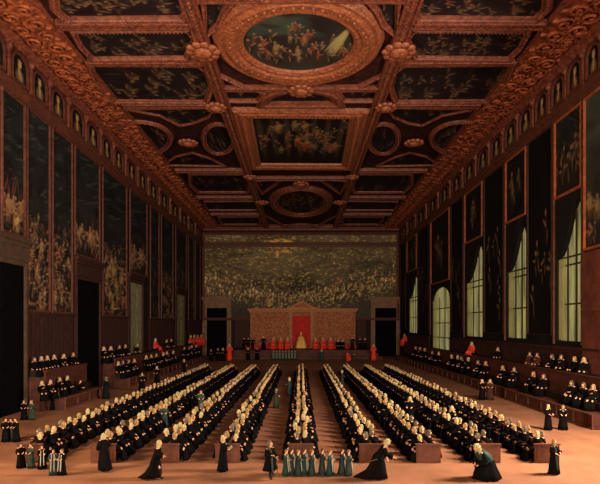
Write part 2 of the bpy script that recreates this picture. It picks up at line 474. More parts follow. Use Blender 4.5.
cells = [
 ('long hexagonal', 'nearest the camera', [cp(*p) for p in ((58,-12),(186,-12),(190,2),(180,15),(68,16),(60,8))], .8, 26),
 ('irregular dark', 'second from the front', [cp(*p) for p in ((76,31),(186,30),(192,38),(184,55),(94,56),(84,46))], .55, 26),
 ('large octagonal', 'before the oval ones', [cp(*p) for p in ((93,64),(196,65),(205,71),(209,86),(204,99.5),(116,99),(106,90),(98,79))], .75, 26),
 ('narrow crescent', 'between octagon and oval', [cp(*p) for p in ((128,108),(214,107),(207,116),(192,122),(180,124),(160,114))], .25, 8),
 ('oval', 'against the carved border', ell_px(138,138,30,16), .8, 22),
 ('small round', 'beside the great rectangle', ell_px(219,138,13,14), .75, 10),
 ('shallow curved', 'behind the small oval', [cp(*p) for p in ((164,164),(176,156),(192,152),(208,157),(224,165))], .25, 6),
 ('hexagonal', 'past the shallow curved one', [cp(*p) for p in ((192,173.5),(241,173.5),(248,183),(246,191),(199,191),(192,184))], .8, 14),
 ('thin strip-like', 'second from the end wall', [cp(*p) for p in ((205,200.5),(256,200),(259,205),(256,209),(209,209),(206,205))], .35, 8),
 ('narrow hexagonal', 'nearest the end wall', [cp(*p) for p in ((220,216.5),(257,216),(260,220),(257,223.5),(224,223.5),(221,220))], .7, 8)]
for sx, side in ((-1,'left'), (1,'right')):
    for shape, where, poly, fs, n in cells:
        P = [(-x*sx, y) for x, y in poly]
        if sx < 0: P = [(x, y) for x, y in poly]
        picture('ceiling_painting', '%s dark ceiling painting %s, %s side of ceiling' % (shape, where, side), P, on_ceiling,
                dark_cv(90, 60, n), scaled(PROF_S, fs*.72, .7 if fs > .3 else .5), M['gilt'], .3, .42*fs, .44 if fs > .3 else .3, group='side paintings of the ceiling')
# central oval
cv = Cv(170, 130, (36,30,32), (50,46,44), .45)
cv.strokes(60, (.05,.62,.6,1), (.06,.16), .05, [(52,66,62),(46,58,56),(70,82,72)], .5, 0)
cv.crowd(40, (.1,.16,.92,.5), (.14,.24), pal_rich, .75); cv.crowd(7, (.42,.5,.62,.66), (.12,.2), pal_rich, .75)
for i in range(4): cv.blob(170*(.80+.012*i), 130*(.56-.02*i), 27, 2.6, 1.0+.07*i, (168,156,104), .7)
cv.a = cv.a[::-1].copy()
c0, c1 = F*R/(326-13), F*R/(326-68)
OV1 = ell(-.2, (c0+c1)/2, 4.6, (c1-c0)/2+.45)
picture('ceiling_painting', 'great oval ceiling painting with crowd and pale slanting banner, on the centre line', OV1, on_ceiling, cv,
        scaled(PROF_M, 1.1, .75), M['gilt_bright'], .42, .95, .64)
# rectangle
RC = [(-5.45, F*R/(326-115)), (5.45, F*R/(326-116)), (5.85, F*R/(326-163.5)), (-5.8, F*R/(326-163))]
cv = Cv(150, 170, (30,22,24), (26,22,22), .5)
for i in range(7): cv.blob(150*(.1+.13*i), 100, 5, 70, 0, (84,70,54), .5)
cv.crowd(50, (.08,.25,.92,.75), (.14,.24), pal_rich+[(170,130,76),(150,54,46)], .75)
cv.a = cv.a[::-1].copy()
picture('ceiling_painting', 'great rectangular ceiling painting of a crowd under columns, gilded frame', RC, on_ceiling, cv,
        scaled(PROF_M, 1.0, .8), M['gilt_bright'], .4, .85, .68, grow=.04)
# second oval
c0, c1 = F*R/(326-188), F*R/(326-213)
picture('ceiling_painting', 'smaller oval dark ceiling painting on the centre line near end wall', ell(0, (c0+c1)/2, 4.2, (c1-c0)/2), on_ceiling,
        dark_cv(90, 90, 26), scaled(PROF_M, .85), M['gilt'], .5, .75, .8)
# lunettes on the centre line
def lun(cx, y0, rx, ry, n=14): return [(cx+rx*math.cos(PI*i/n), y0+ry*math.sin(PI*i/n)) for i in range(n+1)]
ya = F*R/(326-101)
picture('ceiling_painting', 'half-round dark ceiling painting between great oval and rectangle', [(x, 2*ya-y) for x, y in lun(0, ya, 3.3, 2.4)], on_ceiling,
        dark_cv(60, 30, 6), scaled(PROF_S, 1.0), M['gilt'], .34, .55, .5)
yb = F*R/(326-228)
picture('ceiling_painting', 'half-round dark ceiling painting over the end wall mural', [(x, 2*yb-y) for x, y in lun(0, yb, 3.6, 4.5)], on_ceiling,
        dark_cv(60, 30, 6), scaled(PROF_S, .9), M['gilt'], .4, .5, .45)
for sx, side in ((-1,'left'), (1,'right')):
    for lab, pl in (('beside the great oval, camera side', ((206,-4),(232,-4),(222,8),(216,22),(207,30))),
                    ('between great oval and rectangle', ((222,76),(242,86),(262,91),(256,98),(228,98))),
                    ('between rectangle and small oval', ((256,180),(280,178.5),(270,186),(262,192))),
                    ('between small oval and end wall', ((264,214),(274,220),(283,225),(268,227)))):
        P = [(abs(cp(*p)[0])*sx, cp(*p)[1]) for p in pl]
        picture('ceiling_painting', 'dark corner ceiling panel %s, %s of centre line' % (lab, side), P, on_ceiling, dark_cv(40, 40, 6),
                scaled(PROF_S, .4, .8), M['gilt'], .34, .25, .42, group='corner panels of the ceiling')

# ------------------------------------------------------------------ portraits in the frieze
LY = [37.2,40.5,43.6,46.9,50.9,54.8,58.7,62.5,67.3,71.9,77.2,83.3,90.5,97.5,104.5,110.5]
RY = [36.6,38.95,41.6,44.3,47.3,50.7,54.3,58.3,62.6,67.6,73.2,79.3,86.5,95,103.6,110.5]
PF = [(-.05,.1),(-.05,.3),(.1,.36),(.22,.26),(.26,.1)]
def ordn(i): return ('first','second','third','fourth','fifth','sixth','seventh','eighth','ninth','tenth','eleventh','twelfth','thirteenth','fourteenth','fifteenth','sixteenth','seventeenth','eighteenth','nineteenth','twentieth')[i]
for ys, fn, side in ((LY, on_left, 'left'), (RY, on_right, 'right')):
    for i, y in enumerate(ys):
        gap = min(abs(y-ys[i-1]) if i else 9, abs(ys[i+1]-y) if i < len(ys)-1 else 9)
        hw = gap*.33; z0, z1 = ZF+.75, ZF+2.1
        P = [(y-hw, z0), (y+hw, z0), (y+hw, z1)]+[(y+hw*math.cos(PI*k/8), z1+.8*math.sin(PI*k/8)) for k in range(1, 8)]+[(y-hw, z1)]
        cv = Cv(26, 34, (18,17,20), (24,22,22), .4)
        cv.blob(13, 8, 7, 8, 0, random.choice([(118,84,48),(110,92,66),(104,60,42)]), .9)
        cv.blob(13, 12, 2.5, 9, random.uniform(-.3,.3), (176,148,90), .7)
        cv.blob(13, 22, 3, 4, 0, (190,150,106), .95); cv.blob(13, 26, 3.4, 2, 0, (170,140,80), .7)
        picture('portrait', 'arched portrait of a robed sitter, %s from the camera along the %s frieze' % (ordn(i), side), P, fn, cv, PF, M['frame'],
                cat='portrait', group='portraits in the %s frieze' % side, depth=.2, grow=.05)
    # little piers between the portraits
    m = MB()
    for i in range(len(ys)-1):
        yc = (ys[i]+ys[i+1])/2; q = [fn(yc-.12, ZF+.45, .12), fn(yc+.12, ZF+3.3, .38)]
        a, b = sorted((q[0][0], q[1][0])); m.box(a, b, yc-.12, yc+.12, ZF+.45, ZF+3.25)
        m.ball((fn(yc, 0, .38)[0], yc, ZF+2.9), .2, .25, .3, 6, 4)
    tag(m.build(trim(), M['gilt']), kind='structure')

# ------------------------------------------------------------------ wall paintings
WF = [(-.08,.06),(-.08,.16),(.02,.22),(.12,.18),(.16,.06)]
battle = [(112,78,54),(134,98,64),(104,44,38),(66,66,58),(150,126,84),(52,42,38),(84,58,46),(44,40,38),(60,50,44)]
def tall_cv(kind, w, h):
    cv = Cv(w, h, (28,31,33), (32,26,25), .6)
    k = w/h
    cv.strokes(26, (0,.4,1,1), (k*.1,k*.3), .008, [(54,62,60),(66,70,66),(30,34,36),(80,80,70)], .35, .4)
    if kind == 'battle':
        cv.strokes(60, (0,0,1,.45), (k*.06,k*.2), .008, battle, .6)
        cv.crowd(24, (0,.28,1,.46), (k*.22, k*.35), battle, .55)
        cv.crowd(34, (0,-.02,1,.34), (k*.35, k*.6), battle, .85)
        cv.strokes(40, (0,0,1,.4), (k*.05,k*.14), .006, battle+[(168,140,96)], .7)
    elif kind == 'court':
        cv.strokes(14, (0,.18,1,.36), (k*.2,k*.4), .005, [(110,60,48),(84,56,46)], .7, 1.5)
        cv.crowd(22, (0,.0,1,.16), (k*.5, k*.75), battle+[(180,146,92)], .9)
        cv.strokes(20, (0,0,1,.2), (k*.05,k*.14), .006, battle+[(168,140,96)], .6)
    elif kind == 'dim':
        cv.crowd(12, (0,.0,1,.4), (k*.35, k*.6), [(56,50,42),(66,44,38),(50,52,48)], .6)
    elif kind == 'single':
        cv.a *= .6
        cv.crowd(3, (.3,.15,.7,.4), (.35, .5), [(80,80,56),(96,84,58)], .7)
    return cv
zt = ZF-.75; zl = 8.3; zh = 14.35
lefts = [(0,24,zh,'court','cut by the left edge of the view above the first dark doorway'),
 (25.3,49,zl,'battle','with battle crowd, just past the nearest dark doorway'), (51,71.5,zl,'battle','with battle crowd, directly before the second dark doorway'),
 (73.5,99,zh,'court','of a procession above the second dark doorway'), (101.5,126,zl,'battle','with pale soldiers, just past the second dark doorway'),
 (129,146.5,zh,'court','above the nearer pale door'), (149.5,158.5,zl,'dim','narrow, just past the nearer pale door'),
 (160.5,172.5,zl,'battle','with small crowd, before the farther pale door'), (175,186,zh,'dim','above the farther pale door'),
 (187.8,193.5,zl,'dim','second from the far left corner'), (194.8,199.8,zl,'dim','in the far left corner')]
for a, b, zb, kind, lab in lefts:
    y0, y1 = wy(a)+.12, wy(b)-.12
    w = max(24, int((b-a)*2)); h = int((zt-zb)*F/((y0+y1)/2)*1.5)
    picture('wall_painting', ('tall left wall painting '+lab.replace('cut by the left edge of the view','')), [(y0,zb),(y1,zb),(y1,zt),(y0,zt)], on_left, tall_cv(kind, w, h), WF, M['frame'], grow=0, group='paintings on the left wall')
rights = [(555.5,583,18.5,'dim','above the window nearest the camera'), (506.5,527,18.5,'single','with pale figure, above the second window'),
 (465.5,483,18.5,'single','above the third window'), (431.5,450,14.3,'single','above the tall glazed doorway'), (407.5,417,18.5,'dim','above the farthest window')]
for a, b, zb, kind, lab in rights:
    y0, y1 = wy(b)+.12, wy(a)-.12
    picture('wall_painting', 'right wall painting '+lab, [(y0,zb),(y1,zb),(y1,zt),(y0,zt)], on_right, tall_cv(kind, 50, 60), WF, M['frame_orange'], grow=0, group='paintings on the right wall')
for a, b, zb, lab in ((528.5,554,6.2,'between the two nearest windows'), (485,505,6.2,'between the second and third windows'), (451.5,464,6.2,'beside the tall glazed doorway'), (418.3,430,6.2,'beyond the tall glazed doorway'), (400.6,406.4,6.2,'in the far right corner')):
    y0, y1 = wy(b)+.12, wy(a)-.12
    cv = Cv(50, 110, (13,13,15), (15,14,15), .4)
    cv.crowd(8, (.1,.05,.9,.5), (.1,.2), [(34,34,34),(48,28,28),(36,38,36)], .7)
    picture('wall_painting', 'nearly black tall right wall painting '+lab, [(y0,zb),(y1,zb),(y1,zt),(y0,zt)], on_right, cv, scaled(WF,.5), M['wain'], grow=0, group='dark paintings on the right wall')
cv = Cv(40, 120, (60,66,62), (34,30,30), .5); cv.crowd(10, (.1,.0,.9,.3), (.1,.2), battle, .7)
picture('wall_painting', 'grey-green tall wall painting at the right edge of the view', [(35.5,13.2),(wy(586),13.2),(wy(586),zt),(35.5,zt)], on_right, cv, WF, M['frame_orange'], grow=0)
# orange posts beside the windows
m = MB()
for px in (583.6, 554.8, 505.8, 464.8, 430.8):
    y = wy(px); m.box(R-.2, R-.02, y-.09, y+.09, 5.4, zt)
tag(m.build(trim(), M['frame']), kind='structure')

m = MB(); m.box(R-.2, R-.02, 34, wy(584.5), 0.02, 12.9); m.box(R-.32, R-.02, 34, wy(584.5), 8.2, 8.45)
tag(m.build(trim(), M['redwall']), kind='structure')
# ------------------------------------------------------------------ doors
dn = [0]
def door(fn, u0, u1, ztop, leafm, framem, fw, corn, z0=0.0, ctop=None, split=None):
    dn[0] += 1
    def bx(mb, a, b, c, d, w0, w1):
        p, q = fn(a, c, w0), fn(b, d, w1)
        mb.box(min(p[0],q[0]), max(p[0],q[0]), min(p[1],q[1]), max(p[1],q[1]), min(p[2],q[2]), max(p[2],q[2]))
    m = MB(); bx(m, u0, u1, z0, ztop, .02, .1)
    d = tag(m.build('door_%d' % dn[0], leafm), kind='structure')
    m = MB()
    bx(m, u0-fw, u0, z0, ztop+fw, .02, .25); bx(m, u1, u1+fw, z0, ztop+fw, .02, .25); bx(m, u0, u1, ztop, ztop+fw, .02, .25)
    bx(m, u0-fw*.45, u0-fw*.1, z0, ztop+fw*.6, .25, .32); bx(m, u1+fw*.1, u1+fw*.45, z0, ztop+fw*.6, .25, .32)
    m.build('door_frame', framem, d)
    if corn:
        m = MB(); t = ctop
        bx(m, u0-fw, u1+fw, ztop+fw, t-.7, .02, .35)
        bx(m, u0-fw*1.2, u1+fw*1.2, t-.7, t-.35, .02, .45); bx(m, u0-fw*1.5, u1+fw*1.5, t-.35, t, .02, .6)
        m.build('cornice', framem, d)
    m = MB()   # raised panels of the leaf
    n = 3
    for c in range(2):
        for r_ in range(n):
            w = (u1-u0)/2; hh = (ztop-z0)/n
            bx(m, u0+w*c+w*.18, u0+w*(c+1)-w*.18, z0+hh*r_+hh*.1, z0+hh*(r_+1)-hh*.1, .1, .16)
    m.build('door_panels', leafm, d)
    return d
door(on_left, 33.5, wy(22.5), 11.9, M['door'], M['stone'], .4, True, 0, 14.1)
door(on_left, wy(75), wy(98), 11.8, M['door'], M['wain'], .35, True, 0, 14.1)
door(on_left, wy(128.5), wy(141), 12.9, M['pale_door'], M['wain'], .5, True, 0, 14.1)
door(on_left, wy(175.5), wy(183.5), 12.9, M['pale_door'], M['wain'], .6, True, 0, 14.1)
def bxp(px): return (px-301)*YB/F
door(on_back, bxp(207), bxp(227), E+(326-308)*YB/F, M['door'], M['stone_pale'], 1.0, True, 0, E+(326-297)*YB/F)
door(on_back, bxp(375), bxp(396), E+(326-308)*YB/F, M['door'], M['stone_pale'], 1.0, True, 0, E+(326-297)*YB/F)

# ------------------------------------------------------------------ end wall mural
MW, MH = 430, 190
cv = Cv(MW, MH, (82,70,46), (44,38,32), .65)
pal_m = [(150,134,84),(178,158,100),(116,106,72),(76,66,50),(124,92,62),(84,84,64),(44,40,34),(38,34,30)]
def arc_y(x): return .25+.62*abs(x-.47)**1.25
for _ in range(5200):   # streams of figures sweeping down to the middle and up again
    x = random.random(); y = arc_y(x)+random.choice((-.13,0,.13,.28,.42,.56,.7))+random.gauss(0,.045)
    if y > 1: continue
    sl = math.atan((arc_y(x+.01)-arc_y(x-.01))/.02*MH/MW)
    cv.blob(MW*x, MH*y, random.uniform(1.2,4.5), random.uniform(.6,1.5), sl+random.gauss(0,.3), random.choice(pal_m), random.uniform(.3,.6))
for _ in range(40): cv.blob(MW*random.random(), MH*random.uniform(.3,.95), random.uniform(14,34), random.uniform(3,7), random.uniform(-.5,.5), (34,31,28), .4)
for _ in range(300):
    x = random.random(); y = arc_y(x)*.85+random.gauss(0,.06)
    cv.figure(MW*x, MH*y, random.uniform(6,12), random.choice([(178,156,102),(134,114,74),(100,96,72),(200,178,122),(176,72,54),(70,58,46),(50,46,40)]), skin=(196,164,112), al=random.uniform(.5,.85))
for k in range(40): cv.blob(MW*(.38+random.gauss(0,.04)), MH*(.88+random.gauss(0,.05)), random.uniform(4,14), 2.5, random.uniform(-.4,.4), (190,146,70), .35)
cv.blob(MW*.38, MH*.76, 4, 9, 0, (190,140,66), .7)
cv.strokes(200, (0,0,1,.12), (.02,.06), .01, [(38,33,30),(50,42,36),(28,28,26)], .6)
cv.a = np.clip(cv.a*1.75, 0, .8)
zb = E+(326-319)*YB/F
picture('mural', 'huge swirling mural of countless small figures filling the end wall', [(bxp(203.5),zb),(bxp(397.5),zb),(bxp(397.5),H-1.6),(bxp(203.5),H-1.6)], on_back, cv,
        [(-.3,.06),(-.3,.3),(0,.45),(.3,.3),(.4,.06)], M['frame'], grow=0, cat='mural')

# ------------------------------------------------------------------ podium, canopy and throne
m = MB(); PZ = 1.9
m.box(-15.5, 15.5, 106, YB-.02, 0, PZ); m.box(-16.3, 16.3, 105.2, 106, 0, PZ*.66); m.box(-17, 17, 104.4, 105.2, 0, PZ*.33)
pod = tag(m.build('podium', M['tribune']), 'stepped wooden podium carrying the throne at the end wall', 'podium')
def zb_(py, y): return E-(py-326)*y/F
can = empty('throne_backdrop', (0, YB-1.2, PZ)); tag(can, 'wide ochre brocade backdrop with gabled cornice behind the throne', 'backdrop')
def rel(mb, name, m_, par):
    o = mb.build(name, m_, par); o.data.transform(Matrix.Translation(-Vector(par.location))); return o
yc = YB-1.2; k = yc/F
X = lambda px: (px-301)*k
Z = lambda py: E-(py-326)*k
m = MB(); m.box(X(250), X(355.5), yc-.1, yc+.3, PZ, Z(312)); rel(m, 'brocade_wall', M['brocade'], can)
m = MB(); m.box(X(249), X(356.5), yc-.5, yc+.4, Z(312), Z(310.6)); m.box(X(248), X(357.5), yc-.9, yc+.4, Z(310.6), Z(308.6)); rel(m, 'cornice', M['canopy'], can)
m = MB()
a, b, c = X(287), X(317), X(302)
m.add([(a,yc-.9,Z(308.6)),(b,yc-.9,Z(308.6)),(c,yc-.9,Z(300.5)),(a,yc+.4,Z(308.6)),(b,yc+.4,Z(308.6)),(c,yc+.4,Z(300.5))], [(0,1,2),(5,4,3),(0,3,4,1),(1,4,5,2),(2,5,3,0)])
rel(m, 'gable', M['canopy'], can)
m = MB(); m.add([(a+1.3,yc-.96,Z(307.4)),(b-1.3,yc-.96,Z(307.4)),(c,yc-.96,Z(302.8))], [(0,1,2)]); rel(m, 'gable_field', M['brocade'], can)
for px in (290.6, 312):
    m = MB(); m.box(X(px)-.3, X(px)+.3, yc-.5, yc-.1, PZ, Z(312)); pil = rel(m, 'pilaster', M['canopy'], can); m = MB(); m.box(X(px)-.42, X(px)+.42, yc-.6, yc-.1, Z(314), Z(312)); q = rel(m, 'capital', M['canopy'], can); q.parent = pil
m = MB(); m.box(X(292.5), X(310.3), yc-.22, yc-.1, PZ+.2, Z(316)); rel(m, 'red_hanging', M['redcloth'], can)
m = MB()
for i in range(9): m.box(X(251)+i*2.4+.2, X(251)+i*2.4+.3, yc-.16, yc-.1, PZ, Z(312))
m.box(X(250), X(355.5), yc-.2, yc-.1, PZ, PZ+.5); rel(m, 'panel_beading', M['canopy'], can)
th = empty('throne', (0, YB-4, PZ)); tag(th, 'red cushioned throne on its own plinth before the red hanging', 'throne')
m = MB(); m.box(-1.6, 1.6, -1.4, 1.4, 0, .45); m.build('plinth', M['tribune'], th)
m = MB(); m.box(-.8, .8, -.5, .6, .9, 1.25); m.build('seat', M['redcloth'], th)
m = MB(); m.box(-.85, .85, .6, .8, .45, 3.1); m.ball((0,.7,3.1), .85, .12, .45, 14, 6); m.build('backrest', M['redcloth'], th)
for sx in (-1, 1):
    m = MB(); m.box(sx*.9-.1, sx*.9+.1, -.55, .8, 1.6, 1.75); m.box(sx*.9-.1, sx*.9+.1, -.55, -.4, .45, 1.6); m.build('armrest', M['canopy'], th)
def bench_simple(x0, x1, y0, y1, z, h, label, m_, back=None):
    r = empty('bench', ((x0+x1)/2, (y0+y1)/2, z)); tag(r, label, 'bench')
    m = MB(); m.box(x0, x1, y0, y1, z+h-.1, z+h); rel(m, 'seat', m_, r)
    m = MB(); m.box(x0+.05, x1-.05, y0+.08, y1-.08, z, z+h-.1); rel(m, 'bench_base', m_, r)
    if back: m = MB(); m.box(*back, z+h, z+h+.7); rel(m, 'backrest', m_, r)
    return r
bench_simple(-12.4, -2.6, YB-4.6, YB-3.4, PZ, .75, 'long red covered bench on podium left of throne', M['redcloth'])
bench_simple(2.6, 12.4, YB-4.6, YB-3.4, PZ, .75, 'long red covered bench on podium right of throne', M['redcloth'])
# low dark panelling either side of the backdrop
for a, b in ((234.5, 249), (357, 366.5)):
    m = MB(); m.box(X(a), X(b), YB-.5, YB-.06, PZ, Z(321)); m.box(X(a), X(b), YB-.65, YB-.06, Z(321), Z(320))
    tag(m.build(trim(), M['wain']), kind='structure')

# ------------------------------------------------------------------ side tribunes
def tribune(sx, y0, y1, label):
    def s(a, b): return (min(sx*a, sx*b), max(sx*a, sx*b))
    r = empty('tribune', (sx*21, (y0+y1)/2, 0)); tag(r, label, 'tribune')
    m = MB(); m.box(*s(19.7, 21.5), y0, y1, 0.01, 1.0); rel(m, 'lower_platform', M['tribune'], r)
    m = MB(); m.box(*s(21.4, R-.2), y0+.2, y1-.2, 0.01, 2.75); rel(m, 'upper_platform', M['tribune'], r)
    m = MB(); m.box(*s(21.25, 21.4), y0, y1, 1.0, 3.2); m.box(*s(21.15, 21.5), y0, y1, 3.2, 3.32); rel(m, 'parapet', M['tribune'], r)
    m = MB()
    m.box(*s(20.75, 21.25), y0+.1, y1-.1, 1.0, 1.55); rel(m, 'lower_bench', M['bench_dark'], r)
    m = MB(); m.box(*s(22.2, R-.22), y0+.3, y1-.3, 2.75, 3.3); rel(m, 'upper_bench', M['bench_dark'], r)
    m = MB(); y = y0+.05
    while y < y1-.1: m.box(*s(19.6, 19.7), y, y+.1, .02, .95); y += 2.4
    m.box(*s(19.55, 19.72), y0, y1, .92, 1.04); m.box(*s(19.58, 19.7), y0, y1, .01, .15); rel(m, 'front_moulding', M['bench'], r)
    return r
tribune(-1, 41.6, 49.6, 'short two-tiered wooden tribune between the two dark doorways, left wall')
tribune(-1, 57.2, 103, 'long two-tiered wooden tribune along the left wall beyond the second doorway')
tribune(1, 33.6, 103, 'long two-tiered wooden tribune along the right wall under the windows')

# ------------------------------------------------------------------ double benches
BX = {'outer left':-13.85,'third left':-10.1,'second left':-6.85,'inner left':-3.75,'centre':0.0,'inner right':3.6,'second right':6.5,'third right':9.55,'outer right':12.55}
BY0, BY1 = 25.6, 74.0
proto_b = None
for nm, x in BX.items():
    if proto_b is None:
        r = empty('double_bench'); proto_b = r
        m = MB(); m.box(-.025, .025, 0, BY1-BY0, .4, .9); m.box(-.05, .05, 0, BY1-BY0, .9, .94); m.build('backrest', M['bench'], r)
        for s in (-1, 1):
            m = MB(); m.box(min(s*.06,s*.56), max(s*.06,s*.56), .05, BY1-BY0-.05, .40, .46); m.build('seat', M['bench'], r)
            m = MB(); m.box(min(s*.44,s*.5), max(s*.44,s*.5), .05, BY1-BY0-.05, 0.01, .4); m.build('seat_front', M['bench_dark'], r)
        for yy in (-.12, BY1-BY0):
            m = MB(); m.box(-.62, .62, yy, yy+.12, 0.01, .93); m.box(-.66, .66, yy-.03, yy+.15, .93, .99); m.box(-.5,.5, yy-.02, yy+.14, .12, .8)
            m.build('end_panel', M['bench'], r)
    else:
        r = proto_b.copy(); C.objects.link(r)
        for ch in list(proto_b.children):
            c = ch.copy(); C.objects.link(c); c.parent = r
    r.location = (x, BY0, 0)
    tag(r, 'long brown double bench with tall end panel, %s of the nine benches' % ('centre one' if nm == 'centre' else 'the %s one' % nm), 'bench', 'double benches down the hall')

# ------------------------------------------------------------------ people
def rotx(p, a, o=(0,0,0)):
    y, z = p[1]-o[1], p[2]-o[2]; c, s = math.cos(a), math.sin(a)
    return (p[0], o[1]+y*c-z*s, o[2]+y*s+z*c)
POSE = {
 # lean: forward bend; pelvis; legs (knee, ankle); arms in upper-body frame (elbow, wrist)
 'stand': dict(lean=.02, pel=(0,0,.95), legs=[((-.1,-.02,.5),(-.1,.02,.09)),((.1,-.02,.5),(.1,.02,.09))], arms=[((-.27,-.02,.22),(-.17,-.2,.16)),((.27,-.02,.22),(.17,-.2,.16))], skirt='stand'),
 'walk': dict(lean=.22, pel=(0,0,.93), legs=[((-.1,-.18,.5),(-.1,-.22,.09)),((.1,.05,.5),(.1,.28,.12))], arms=[((-.26,-.08,.2),(-.14,-.3,.2)),((.26,.05,.2),(.22,-.16,.1))], skirt='walk'),
 'coat': dict(lean=.0, pel=(0,0,.93), legs=[((-.12,-.08,.5),(-.12,-.12,.09)),((.12,.03,.5),(.14,.12,.09))], arms=[((-.28,.0,.2),(-.2,-.28,.22)),((.28,.02,.2),(.3,-.12,.02))], skirt='coat'),
 'bow': dict(lean=.55, pel=(0,.1,.9), legs=[((-.1,.0,.5),(-.1,.06,.09)),((.1,-.05,.5),(.1,-.02,.09))], arms=[((-.26,-.2,.3),(-.2,-.45,.34)),((.26,-.1,.22),(.2,-.3,.1))], skirt='bow'),
 'kneel': dict(lean=.65, pel=(0,.1,.6), legs=[((-.12,-.25,.3),(-.12,.1,.1)),((.12,-.25,.3),(.12,.1,.1))], arms=[((-.26,-.12,.24),(-.1,-.34,.2)),((.26,-.12,.24),(.1,-.34,.2))], skirt='kneel'),
 'sit': dict(lean=.06, pel=(0,0,.56), legs=[((-.13,-.46,.53),(-.13,-.5,.1)),((.13,-.46,.53),(.13,-.5,.1))], arms=[((-.25,-.06,.2),(-.1,-.28,.12)),((.25,-.06,.2),(.1,-.28,.12))], skirt='sit'),
 'sit2': dict(lean=.24, pel=(0,0,.56), legs=[((-.13,-.46,.53),(-.13,-.5,.1)),((.13,-.46,.53),(.13,-.5,.1))], arms=[((-.27,-.08,.2),(-.2,-.36,.14)),((.25,-.06,.2),(.04,-.3,.24))], skirt='sit'),
 'sit3': dict(lean=-.04, pel=(0,0,.56), legs=[((-.13,-.46,.53),(-.13,-.5,.1)),((.13,-.46,.53),(.13,-.5,.1))], arms=[((-.25,-.06,.2),(-.02,-.26,.3)),((.27,-.02,.2),(.2,-.26,.08))], skirt='sit'),
}
def upper(pose, p):
    P = POSE[pose]; o = P['pel']
    q = rotx(p, P['lean']); return (q[0]+o[0], q[1]+o[1], q[2]+o[2])
def body_mesh(pose, fingers=True):
    P = POSE[pose]; V = []; Ed = []; Rr = []
    def v(p, r, par=None):
        V.append(p); Rr.append(r if isinstance(r, tuple) else (r, r))
        if par is not None: Ed.append((par, len(V)-1))
        return len(V)-1
    pel = v(P['pel'], (.14,.11))
    ch = v(upper(pose,(0,0,.33)), (.15,.11), pel)
    nb = v(upper(pose,(0,0,.47)), .075, ch)
    nk = v(upper(pose,(0,-.01,.54)), .055, nb)
    hb = v(upper(pose,(0,-.03,.60)), (.075,.08), nk)
    hm = v(upper(pose,(0,-.025,.68)), (.085,.10), hb)
    ht = v(upper(pose,(0,-.01,.74)), (.07,.075), hm)
    v(upper(pose,(0,-.135,.655)), .016, hm)
    for (kn, an), s in zip(P['legs'], (-1,1)):
        hp = v((P['pel'][0]+s*.09, P['pel'][1], P['pel'][2]-.06), .10, pel)
        k = v(kn, .065, hp); a = v(an, .045, k)
        v((an[0], an[1]-.13, max(.045, an[2]-.05)), .04, a)
    for (el, wr_), s in zip(P['arms'], (-1,1)):
        sh = v(upper(pose,(s*.18,0,.45)), .07, nb)
        e = v(upper(pose,el), .048, sh); w = v(upper(pose,wr_), .03, e)
        d = (Vector(upper(pose,wr_))-Vector(upper(pose,el))).normalized(); side = d.cross(Vector((0,0,1))).normalized()
        if side.length < .1: side = Vector((1,0,0))
        wv = Vector(upper(pose,wr_)); pm = v(tuple(wv+d*.06), (.035,.022), w)
        if fingers:
            for i, L in enumerate((.065,.078,.072,.055)):
                off = side*((i-1.5)*.02)
                f1 = v(tuple(wv+d*.09+off), .009, pm); f2 = v(tuple(wv+d*(.09+L*.5)+off+Vector((0,0,-.008))), .009, f1)
                v(tuple(wv+d*(.09+L*.85)+off+Vector((0,0,-.03))), .008, f2)
            t1 = v(tuple(wv+d*.045-side*s*.04), .010, w); v(tuple(wv+d*.085-side*s*.055+Vector((0,0,-.01))), .009, t1)
    me = bpy.data.meshes.new('b'); me.from_pydata(V, Ed, [])
    o = bpy.data.objects.new('b', me); C.objects.link(o)
    sk = o.modifiers.new('s', 'SKIN'); sk.use_smooth_shade = True
    for i, d in enumerate(me.skin_vertices[0].data): d.radius = Rr[i]; d.use_root = (i == 0)
    ss = o.modifiers.new('u', 'SUBSURF'); ss.levels = 1; ss.render_levels = 1
    dg = bpy.context.evaluated_depsgraph_get(); out = bpy.data.meshes.new_from_object(o.evaluated_get(dg))
    bpy.data.objects.remove(o)
    out.materials.clear(); out.materials.append(M['skin']); out.materials.append(M['leather']); out.materials.append(M['linen'])
    for p in out.polygons:
        if p.center.z < (.62 if pose == 'coat' else .5): p.material_index = 1
    # eyes and mouth joined to the face
    bm = bmesh.new(); bm.from_mesh(out)
    for (x, z, r) in ((-.032,.69,.011), (.032,.69,.011), (0,.615,.012)):
        c = upper(pose, (x, -.118 if z > .65 else -.11, z))
        res = bmesh.ops.create_uvsphere(bm, u_segments=6, v_segments=4, radius=r, matrix=Matrix.Translation(c))
        for f in {f for vv in res['verts'] for f in vv.link_faces}: f.material_index = 1
    bm.to_mesh(out); bm.free()
    return out

